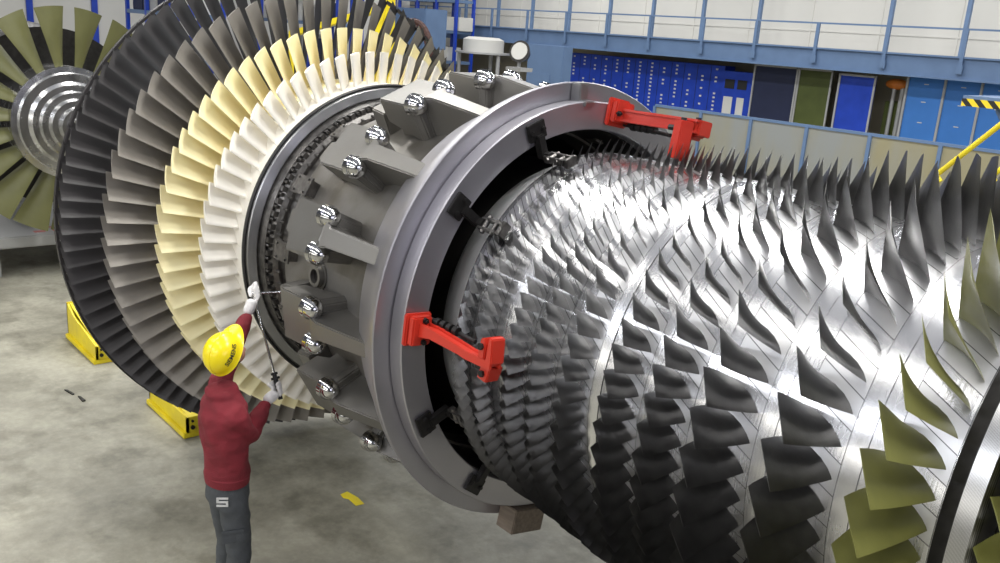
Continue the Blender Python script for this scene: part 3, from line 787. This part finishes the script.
# things under the gallery left part
r_ = flat_thing('storage_drum', -42.2, -39.6, 28.4, 29.6, 0, .6, M['blue'], 'blue bench below a big pale drum, left under the gallery', 'bench')
t = empty('white_tank', (-33.0, 23.5, 0)); tag(t, 'pale upright tank standing below the gallery beam', 'tank')
bm = bmesh.new(); cyl(bm, (0, 0, 2.70), (0, 0, 3.25), .95, n=32); cyl(bm, (0, 0, 3.25), (0, 0, 3.36), .95, .7, n=32); obj('vessel', bm, M['whitep'], t)
bm = bmesh.new(); cyl(bm, (0, 0, 2.62), (0, 0, 2.70), 1.3, n=32)
for a in (0, 2.1, 4.2): cyl(bm, (1.1*math.cos(a), 1.1*math.sin(a), 0), (1.1*math.cos(a), 1.1*math.sin(a), 2.64), .09, n=10)
obj('platform_ring', bm, M['grey'], t)
t = empty('spot_lamp', (-18.75, 13.0, -.06)); tag(t, 'round black rimmed work lamp with white face beyond the top strut', 'lamp')
bm = bmesh.new(); a = Vector((0, 0, 3.25)); d = Vector((.35, -.80, .25)).normalized()
cyl(bm, a, a-d*.3, .30, .2, n=28); obj('lamp_shell', bm, M['darkmetal'], t)
bm = bmesh.new(); cyl(bm, a+d*.002, a+d*.03, .235, n=28); obj('lamp_face', bm, M['whitep'], t)
bm = bmesh.new(); cyl(bm, (-.1, .1, 0), (-.1, .1, 3.0), .05, n=10); box(bm, -.5, .3, -.2, .4, .06, .12); box(bm, -.35, .25, -.15, .3, 2.72, 2.82); obj('lamp_stand', bm, M['grey'], t)
r_ = flat_thing('machine_housing', -21.7, -20.1, 16, 16.4, 0, 3.36, M['blue'], 'blue box shaped machine housing left of the drawer wall', 'machine')
bm = bmesh.new(); box(bm, -.6, .3, -.02, 0, .5, 2.5); obj('door', bm, M['blue'], r_, bevel=.006)
bm = bmesh.new(); box(bm, -30.4, -28.3, 29.0, 29.1, 0, 3.1); 
# yellow tape mark on the floor
bm = bmesh.new(); prism(bm, [(-.10, -.05), (-.04, -.06), (.0, -.035), (.12, -.04), (.13, .03), (.02, .04), (-.05, .03), (-.11, .02)], 0.0005, .003)
tag(obj('tape_mark', bm, M['yellow'], loc=(-5.52, -.29, 0)), 'scrap of yellow tape on the concrete floor below the casing', 'tape')
bm = bmesh.new()
prism(bm, [(0, 0), (.16, .03), (.15, .05), (.02, .025)], .0005, .012); prism(bm, [(.22, .06), (.37, .06), (.36, .09), (.24, .08)], .0005, .012)
tag(obj('steel_scrap', bm, M['darkmetal'], loc=(-8.85, -1.52, 0)), 'thin dark metal scraps lying on the floor between the yellow stands', 'scrap')

# ------------------------------------------------------------------ the worker
FX, FY = -4.70, -1.70                         # standing point, facing +Y (the machine)
per = empty('person', (FX, FY, 0))
tag(per, 'person in yellow hard hat and maroon sweater reaching up with a long wrench', 'person')

def skin_mesh(name, verts, edges, radii, m, sub=2, extra=None, voxel=.014, smooth_it=3, wr=0, parent=per, root=0):
    me = bpy.data.meshes.new(name+'_k'); me.from_pydata([Vector(v) for v in verts], edges, [])
    o = bpy.data.objects.new(name+'_k', me); COL.objects.link(o)
    md = o.modifiers.new('s', 'SKIN'); md.use_smooth_shade = True
    for i, r in enumerate(radii):
        o.data.skin_vertices[0].data[i].radius = r if isinstance(r, tuple) else (r, r)
    o.data.skin_vertices[0].data[root].use_root = True
    ms = o.modifiers.new('b', 'SUBSURF'); ms.levels = sub; ms.render_levels = sub
    dg = bpy.context.evaluated_depsgraph_get(); dg.update()
    m1 = bpy.data.meshes.new_from_object(o.evaluated_get(dg))
    bpy.data.objects.remove(o)
    bm = bmesh.new(); bm.from_mesh(m1)
    if extra: extra(bm)
    bm.to_mesh(m1); bm.free()
    o2 = bpy.data.objects.new(name, m1); COL.objects.link(o2)
    if voxel:
        rm = o2.modifiers.new('r', 'REMESH'); rm.mode = 'VOXEL'; rm.voxel_size = voxel
        sm = o2.modifiers.new('m', 'SMOOTH'); sm.iterations = smooth_it; sm.factor = .5
        dg = bpy.context.evaluated_depsgraph_get(); dg.update()
        m2 = bpy.data.meshes.new_from_object(o2.evaluated_get(dg))
        o2.modifiers.clear(); o2.data = m2
        bm = bmesh.new(); bm.from_mesh(m2)
        left = set(bm.verts); isl = []
        while left:
            st_ = [left.pop()]; cur = []
            while st_:
                v = st_.pop(); cur.append(v)
                for e_ in v.link_edges:
                    w_ = e_.other_vert(v)
                    if w_ in left: left.discard(w_); st_.append(w_)
            isl.append(cur)
        isl.sort(key=len)
        for cur in [q_ for q_ in isl[:-1] if name != 'glove' or len(q_) < .12*len(isl[-1])]: bmesh.ops.delete(bm, geom=cur, context='VERTS')
        bm.to_mesh(m2); bm.free()
    me = o2.data
    if wr:
        bm = bmesh.new(); bm.from_mesh(me); bm.normal_update()
        for v in bm.verts:
            p = v.co
            n = noise.noise(Vector((p.x*9, p.y*9, p.z*14))) + .5*noise.noise(Vector((p.x*20+3, p.y*20, p.z*30)))
            v.co += v.normal*n*wr
        bm.to_mesh(me); bm.free()
    me.materials.clear(); me.materials.append(m)
    for p in me.polygons: p.use_smooth = True; p.material_index = 0
    o2.name = name; me.name = name
    o2.parent = parent
    return o2

# joints, relative to the standing point (x right of the worker = +X)
hipc = (0, 0, .95); waist = (0, .0, 1.10); chest = (-.01, -.01, 1.32); nb = (-.02, .0, 1.50); nt = (-.03, .03, 1.60)
shR = (.17, -.01, 1.45); elR = (.085, .10, 1.235); wrR = (-.065, .30, 1.385)
shL = (-.19, .04, 1.48); elL = (-.27, .17, 1.68); wrL = (-.375, .325, 1.865)
hR = (-.115, .36, 1.405); hL = (-.39, .36, 1.925)
kR = (.10, .03, .50); aR = (.11, -.02, .09); kL = (-.10, .05, .50); aL = (-.11, .02, .09)
tR_, tL_ = (.11, .12, .04), (-.12, .17, .04)
headc = Vector((-.075, .045, 1.73))
hf = Vector((-.26, .66, .70)).normalized()             # the face looks forward and up at the ring
hs = hf.cross(Vector((0, 0, 1))).normalized(); hu = hs.cross(hf).normalized()
HM = Matrix((hs, hf, hu)).transposed().to_4x4(); HM.translation = headc
def head_extra(bm):
    sphere(bm, (0, 0, .01), .1, 28, 20, HM, sz=(.80, 1.0, 1.12))
    sphere(bm, (0, .035, -.06), .065, 20, 14, HM, sz=(.88, .92, .95))       # jaw
    sphere(bm, (0, .083, -.092), .022, 12, 8, HM, sz=(1.2, 1, .9))        # chin
    sphere(bm, (0, .105, -.025), .016, 12, 10, HM, sz=(.8, 1.4, 1.3))      # nose
    sphere(bm, (0, .098, .0), .012, 12, 10, HM, sz=(.8, 1.1, 1.8))
    sphere(bm, (0, .090, -.062), .018, 12, 8, HM, sz=(1.3, .8, .45))       # lips
    for s in (-1, 1):
        sphere(bm, (s*.080, .0, -.015), .028, 12, 8, HM, sz=(.35, .8, 1.15))  # ears
        sphere(bm, (s*.034, .086, .018), .015, 10, 8, HM, sz=(1.4, .6, .6))   # brows
body = skin_mesh('body', [hipc, waist, chest, nb, nt, tuple(headc), shR, elR, wrR, shL, elL, wrL, kR, aR, tR_, kL, aL, tL_, hR, hL],
    [(0, 1), (1, 2), (2, 3), (3, 4), (4, 5), (2, 6), (6, 7), (7, 8), (8, 18), (2, 9), (9, 10), (10, 11), (11, 19), (0, 12), (12, 13), (13, 14), (0, 15), (15, 16), (16, 17)],
    [(.13, .10), (.12, .09), (.13, .09), .065, .056, .06, .055, .042, .030, .055, .042, .030, .055, .04, .03, .055, .04, .03, .026, .026], M['skin'], extra=head_extra, voxel=.0085, smooth_it=2)
def torso_extra(bm):
    rings = []
    prof = [(.965, .140, .112, 0, 0), (.98, .156, .126, 0, 0), (1.02, .160, .130, 0, 0), (1.07, .156, .126, 0, 0), (1.13, .160, .126, 0, -.005), (1.25, .178, .132, -.005, -.012), (1.38, .190, .135, -.01, -.012), (1.46, .175, .115, -.015, -.005), (1.515, .10, .085, -.02, .0), (1.555, .072, .070, -.025, .012), (1.565, .06, .058, -.025, .012)]
    n = 28
    for z, a, b_, cx, cy in prof:
        rings.append([bm.verts.new((cx+a*math.cos(2*PI*i/n), cy+b_*math.sin(2*PI*i/n), z)) for i in range(n)])
    for A, B in zip(rings, rings[1:]):
        for i in range(n): bm.faces.new([A[i], A[(i+1) % n], B[(i+1) % n], B[i]])
    bm.faces.new(rings[0][::-1]); bm.faces.new(rings[-1])
    # hood / collar roll behind the neck
    for k in range(9):
        a = R(180 + 15 + k*150/8)
        sphere(bm, (-.025+.085*math.cos(a), .0+.075*math.sin(a), 1.515+.006*math.sin(k)), .036, 10, 8)
mid = lambda a, b_, t: tuple(Vector(a).lerp(Vector(b_), t))
sweater = skin_mesh('sweater', [chest, shR, mid(shR, elR, .5), elR, mid(elR, wrR, .5), mid(elR, wrR, .97), shL, mid(shL, elL, .5), elL, mid(elL, wrL, .5), mid(elL, wrL, .97)],
    [(0, 1), (1, 2), (2, 3), (3, 4), (4, 5), (0, 6), (6, 7), (7, 8), (8, 9), (9, 10)],
    [.10, .082, .072, .068, .058, .044, .080, .070, .064, .054, .043], M['sweater'], extra=torso_extra, voxel=.0105, smooth_it=4, wr=.010)
# ribbed hem and cuffs
bm = bmesh.new(); n = 40
rr = [[bm.verts.new((a*math.cos(2*PI*i/n), b_*math.sin(2*PI*i/n), z)) for i in range(n)] for z, a, b_ in ((.955, .146, .118), (.955, .154, .127), (1.005, .161, .132), (1.015, .154, .124))]
for A, B in zip(rr, rr[1:]):
    for i in range(n): bm.faces.new([A[i], A[(i+1) % n], B[(i+1) % n], B[i]])
obj('hem', bm, M['sweater'], sweater)
def trouser_extra(bm):
    n = 26; rings = []
    for z, a, b_ in ((.82, .150, .115), (.88, .158, .128), (.95, .150, .120), (1.04, .138, .108)):
        rings.append([bm.verts.new((a*math.cos(2*PI*i/n), b_*math.sin(2*PI*i/n), z)) for i in range(n)])
    for A, B in zip(rings, rings[1:]):
        for i in range(n): bm.faces.new([A[i], A[(i+1) % n], B[(i+1) % n], B[i]])
    bm.faces.new(rings[0][::-1]); bm.faces.new(rings[-1])
hpR, hpL = (.085, 0, .84), (-.085, 0, .84)
trousers = skin_mesh('trousers', [(0, 0, .92), hpR, mid(hpR, kR, .5), kR, mid(kR, aR, .5), mid(kR, aR, .93), hpL, mid(hpL, kL, .5), kL, mid(kL, aL, .5), mid(kL, aL, .93)],
    [(0, 1), (1, 2), (2, 3), (3, 4), (4, 5), (0, 6), (6, 7), (7, 8), (8, 9), (9, 10)],
    [.10, .098, .092, .080, .078, .075, .098, .092, .080, .078, .075], M['trousers'], extra=trouser_extra, voxel=.012, smooth_it=4, wr=.008)
# pale patch with its mark on the trousers, over the worker's right buttock
def patch_mesh():
    bm = bmesh.new()
    for (x0, x1, z0, z1) in ((-.045, .045, .022, .034), (-.045, -.028, .0, .03), (-.045, .045, -.006, .006), (.028, .045, -.03, .0), (-.045, .045, -.034, -.022)):
        box(bm, x0, x1, -.003, .004, z0, z1)
    return bm
obj('cloth_patch', patch_mesh(), M['patch'], trousers, loc=(.136, -.092, .89), rot=(0, 0, R(56)), smooth=False).scale = (.75, 1, .85)
bm = bmesh.new(); box(bm, -.062, .062, -.004, .010, -.085, .0); box(bm, -.066, .066, -.008, .008, -.025, .0)
obj('thigh_pocket', bm, M['trousers'], trousers, loc=(.162, -.040, .70), rot=(0, 0, R(76)), bevel=.004)
# boots
for (a, t) in ((aR, tR_), (aL, tL_)):
    bm = bmesh.new(); a = Vector(a); t = Vector(t)
    cyl(bm, (a.x, a.y, .05), (a.x, a.y, .17), .056, .052, n=18)
    prism(bm, [(a.x-.045, a.y-.07), (a.x+.045, a.y-.07), (a.x+.05, a.y+.08), (a.x+.045, a.y+.17), (a.x+.02, a.y+.205), (a.x-.02, a.y+.205), (a.x-.045, a.y+.17), (a.x-.05, a.y+.08)], 0.0, .075)
    obj('boot', bm, M['black'], per, bevel=.014)
# hair
bm = bmesh.new(); sphere(bm, (0, -.012, .005), .103, 24, 16, HM, sz=(.83, .97, 1.05))
for v in [v for v in bm.verts if (HM.inverted() @ v.co).y > .035 or (HM.inverted() @ v.co).z < -.065]: bm.verts.remove(v)
obj('hair', bm, M['hair'], per)
# helmet
HH = HM @ Matrix.Rotation(R(15), 4, 'X') @ Matrix.Translation((0, -.004, .030)) @ Matrix.Scale(.95, 4)
bm = bmesh.new(); n = 48; rings = []
for k in range(11):
    ph = R(90*k/10)
    a = .118*math.cos(ph)**.9 if k < 10 else .0005; z = .128*math.sin(ph)
    rings.append([bm.verts.new(HH @ Vector((a*math.cos(2*PI*i/n), 1.16*a*math.sin(2*PI*i/n), z))) for i in range(n)])
brim = []
for i in range(n):
    t = 2*PI*i/n; f = max(0, math.sin(t))
    brim.append(bm.verts.new(HH @ Vector((.127*math.cos(t), 1.16*.124*math.sin(t) + .055*f**2, -.012-.012*f))))
inn = [bm.verts.new(HH @ Vector((.108*math.cos(2*PI*i/n), 1.16*.108*math.sin(2*PI*i/n), -.014))) for i in range(n)]
for A, B in zip([inn, brim]+rings[:-1], [brim]+rings):
    for i in range(n): bm.faces.new([A[i], A[(i+1) % n], B[(i+1) % n], B[i]])
helmet = obj('hard_hat', bm, M['helmet'], per, angle=60)
bm = bmesh.new()
for i in range(18):                                    # raised ridge over the crown
    t0, t1 = R(14+i*152/18), R(14+(i+1)*152/18)
    P = []
    for t in (t0, t1):
        for x, h in ((-.017, -.001), (-.010, .006), (.010, .006), (.017, -.001)):
            P.append(bm.verts.new(HH @ Vector((x, 1.16*(.117+h)*math.cos(t), (.127+h)*math.sin(t)))))
    for j in range(3): bm.faces.new([P[j], P[j+1], P[j+5], P[j+4]])
obj('crown_ridge', bm, M['helmet'], helmet)
# lettering on the right side of the helmet, wrapped onto its shell
cu = bpy.data.curves.new('lettering', 'FONT'); cu.body = 'SIEMENS'; cu.size = .036; cu.align_x = 'CENTER'; cu.extrude = .0; cu.offset = .0006
to = bpy.data.objects.new('lettering_k', cu); COL.objects.link(to)
dg = bpy.context.evaluated_depsgraph_get(); dg.update()
tm = bpy.data.meshes.new_from_object(to.evaluated_get(dg)); bpy.data.objects.remove(to)
bm = bmesh.new(); bm.from_mesh(tm)
bmesh.ops.subdivide_edges(bm, edges=bm.edges[:], cuts=1)
for v in bm.verts:
    al = -v.co.x/.118; z = .036+v.co.y          # runs backwards round the right flank
    al = v.co.x/.118
    s = math.sqrt(max(0, 1-(z/.128)**2))*1.02
    v.co = HH @ Vector((.1195*s*math.cos(al), 1.16*.1195*s*math.sin(al), z))
obj('helmet_lettering', bm, M['black'], helmet, smooth=False)
# gloved hands closed on the wrench
def hand(name, wrist, palm, along, across, grip_dir):
    """palm centre, along: wrist->knuckles, across: direction of the gripped bar; fingers curl round the bar on the grip_dir side"""
    w, p = Vector(wrist), Vector(palm)
    al = Vector(along).normalized(); ac = Vector(across).normalized(); g = Vector(grip_dir).normalized()
    verts, edges, rad = [], [], []
    def V(v, r): verts.append(tuple(v)); rad.append(r); return len(verts)-1
    c = V(p, (.046, .034)); wv = V(w - al*.03, .040); w2 = V(w.lerp(p, .5), (.040, .034)); edges += [(w2, c), (wv, w2)]
    kn = []
    def fx(bm):
        br = .013
        for k, (off, L_) in enumerate(((.033, .92), (.011, 1.0), (-.011, .95), (-.032, .80))):
            base = p + ac*off + al*.030
            pts = [base, base + al*.030*L_ + g*.010, base + al*.034*L_ + g*.036, base + al*.010 + g*.050, base - al*.006 + g*.042]
            for a_, b_ in zip(pts, pts[1:]):
                cyl(bm, a_, b_, .0122, n=10)
            for q_ in pts: sphere(bm, q_, .0128, 10, 8)
        t0 = p + ac*.036 - al*.015; pts = [t0, t0 + ac*.018 + g*.020, t0 + ac*.014 + g*.044 + al*.012, t0 + ac*.006 + g*.052 + al*.028]
        for a_, b_ in zip(pts, pts[1:]): cyl(bm, a_, b_, .0112, n=10)
        for q_ in pts: sphere(bm, q_, .0115, 10, 8)
    return skin_mesh(name, verts, edges, rad, M['glove'], sub=2, extra=fx, voxel=.0045, smooth_it=2, wr=.0012)
TA = Vector((-.150, .405, 1.435)); TB = Vector((-.420, .385, 1.945))
tw = (TB-TA).normalized()
toM = Vector((0, 1, .05))
hand('glove', wrR, TA - tw*.035 + Vector((.026, -.030, -.008)), (-.35, .8, .35), tw, (-.8, -.3, -.1))
hand('glove', wrL, TB + Vector((.030, -.020, -.005)), (.0, .55, .85), tw, (-.9, .2, .1))

# the wrench
wr = empty('torque_wrench', Vector((FX, FY, 0)) + TA); tag(wr, 'long thin chromed wrench with black grip held up by the worker', 'wrench')
bm = bmesh.new(); L_ = (TB-TA).length
cyl(bm, tw*.06, tw*(L_+.02), .0085, n=14); obj('shaft', bm, M['dome'], wr)
bm = bmesh.new(); cyl(bm, -tw*.10, tw*.06, .0145, n=14); cyl(bm, tw*.03, tw*.045, .028, n=16); cyl(bm, tw*.06, tw*.075, .022, n=16); obj('grip', bm, M['black'], wr)
bm = bmesh.new(); e = tw*(L_+.02); hd = Vector((.62, .75, .12)).normalized()
cyl(bm, e-hd*.03, e+hd*.22, .007, n=10); cyl(bm, e-hd*.03, e+hd*.02, .016, n=12); obj('head', bm, M['dome'], wr)

# ------------------------------------------------------------------ light
w = bpy.data.worlds.new('hall'); sc.world = w; w.use_nodes = True
nt = w.node_tree; N = nt.nodes; L = nt.links; bg = N['Background']
tc = N.new('ShaderNodeTexCoord'); sp = N.new('ShaderNodeSeparateXYZ'); L.new(tc.outputs['Generated'], sp.inputs[0])
rp = N.new('ShaderNodeValToRGB'); L.new(sp.outputs[2], rp.inputs[0])
e = rp.color_ramp.elements; e[0].position = .10; e[0].color = (.16, .17, .20, 1); e[1].position = .95; e[1].color = (.95, .97, 1.05, 1)
x = e.new(.45); x.color = (.24, .25, .28, 1); x = e.new(.7); x.color = (.62, .64, .70, 1)
L.new(rp.outputs[0], bg.inputs['Color']); bg.inputs['Strength'].default_value = .40

def area(name, loc, sx, sy, power, col=(1, 1, 1), tgt=None):
    l = bpy.data.lights.new(name, 'AREA'); l.shape = 'RECTANGLE'; l.size = sx; l.size_y = sy; l.energy = power; l.color = col
    o = bpy.data.objects.new(name, l); COL.objects.link(o); o.location = loc
    d = Vector(tgt or (loc[0], loc[1], 0)) - Vector(loc); o.rotation_euler = d.to_track_quat('-Z', 'Y').to_euler()
    return o
for k, x in enumerate((-30, -20, -12, -5, 2)):
    area('ceiling_lamp', (x, 1.5, 12), 4.5, 1.2, 700, (1, .99, .96))
    area('ceiling_lamp', (x, -7.5, 12), 4.5, 1.2, 260, (1, .98, .94))
    area('ceiling_lamp', (x, 14, 12), 4.5, 1.2, 700, (.95, .97, 1))
area('ceiling_lamp', (-14, 24, 11), 30, 1.5, 1300, (1, .99, .96), (-16, 30, 3))
area('ceiling_lamp', (-34, 24, 11), 14, 1.5, 800, (1, .99, .96), (-36, 30, 3))

area('window_and_fill_light', (-5, -17, 10.2), 26, .9, 1500, (.93, .95, 1.0), (-3, 0, 2))
area('window_and_fill_light', (-5, -17, 4.2), 26, 1.6, 480, (1.0, .97, .9), (-3, 0, 1.5))  # low fill added on the camera side to lift the lower drum, no window
area('window_and_fill_light', (12, -3, 6.5), 9, 5, 480, (.80, .80, 1.0), (-4, 0, 2))
# ------------------------------------------------------------------ camera
f = 897.022866; pi_, ya, ro = .271542815, .844314701, .0706091
d = Vector((-math.sin(ya)*math.cos(pi_), math.cos(ya)*math.cos(pi_), -math.sin(pi_)))
r = Vector((math.cos(ya), math.sin(ya), 0)); u = r.cross(d)
r2 = r*math.cos(ro) + u*math.sin(ro); u2 = -r*math.sin(ro) + u*math.cos(ro)
cd = bpy.data.cameras.new('camera'); cd.sensor_width = 36; cd.lens = f*36/1000; cd.clip_end = 200
co = bpy.data.objects.new('camera', cd); COL.objects.link(co)
mw = Matrix((r2, u2, -d)).transposed().to_4x4(); mw.translation = Vector((0, -4.72344952*.8, AX + 1.6))
co.matrix_world = mw
sc.camera = co
vs = sc.view_settings
vs.view_transform = 'Standard'; vs.look = 'None'; vs.gamma = 1; vs.exposure = 0; vs.use_curve_mapping = False
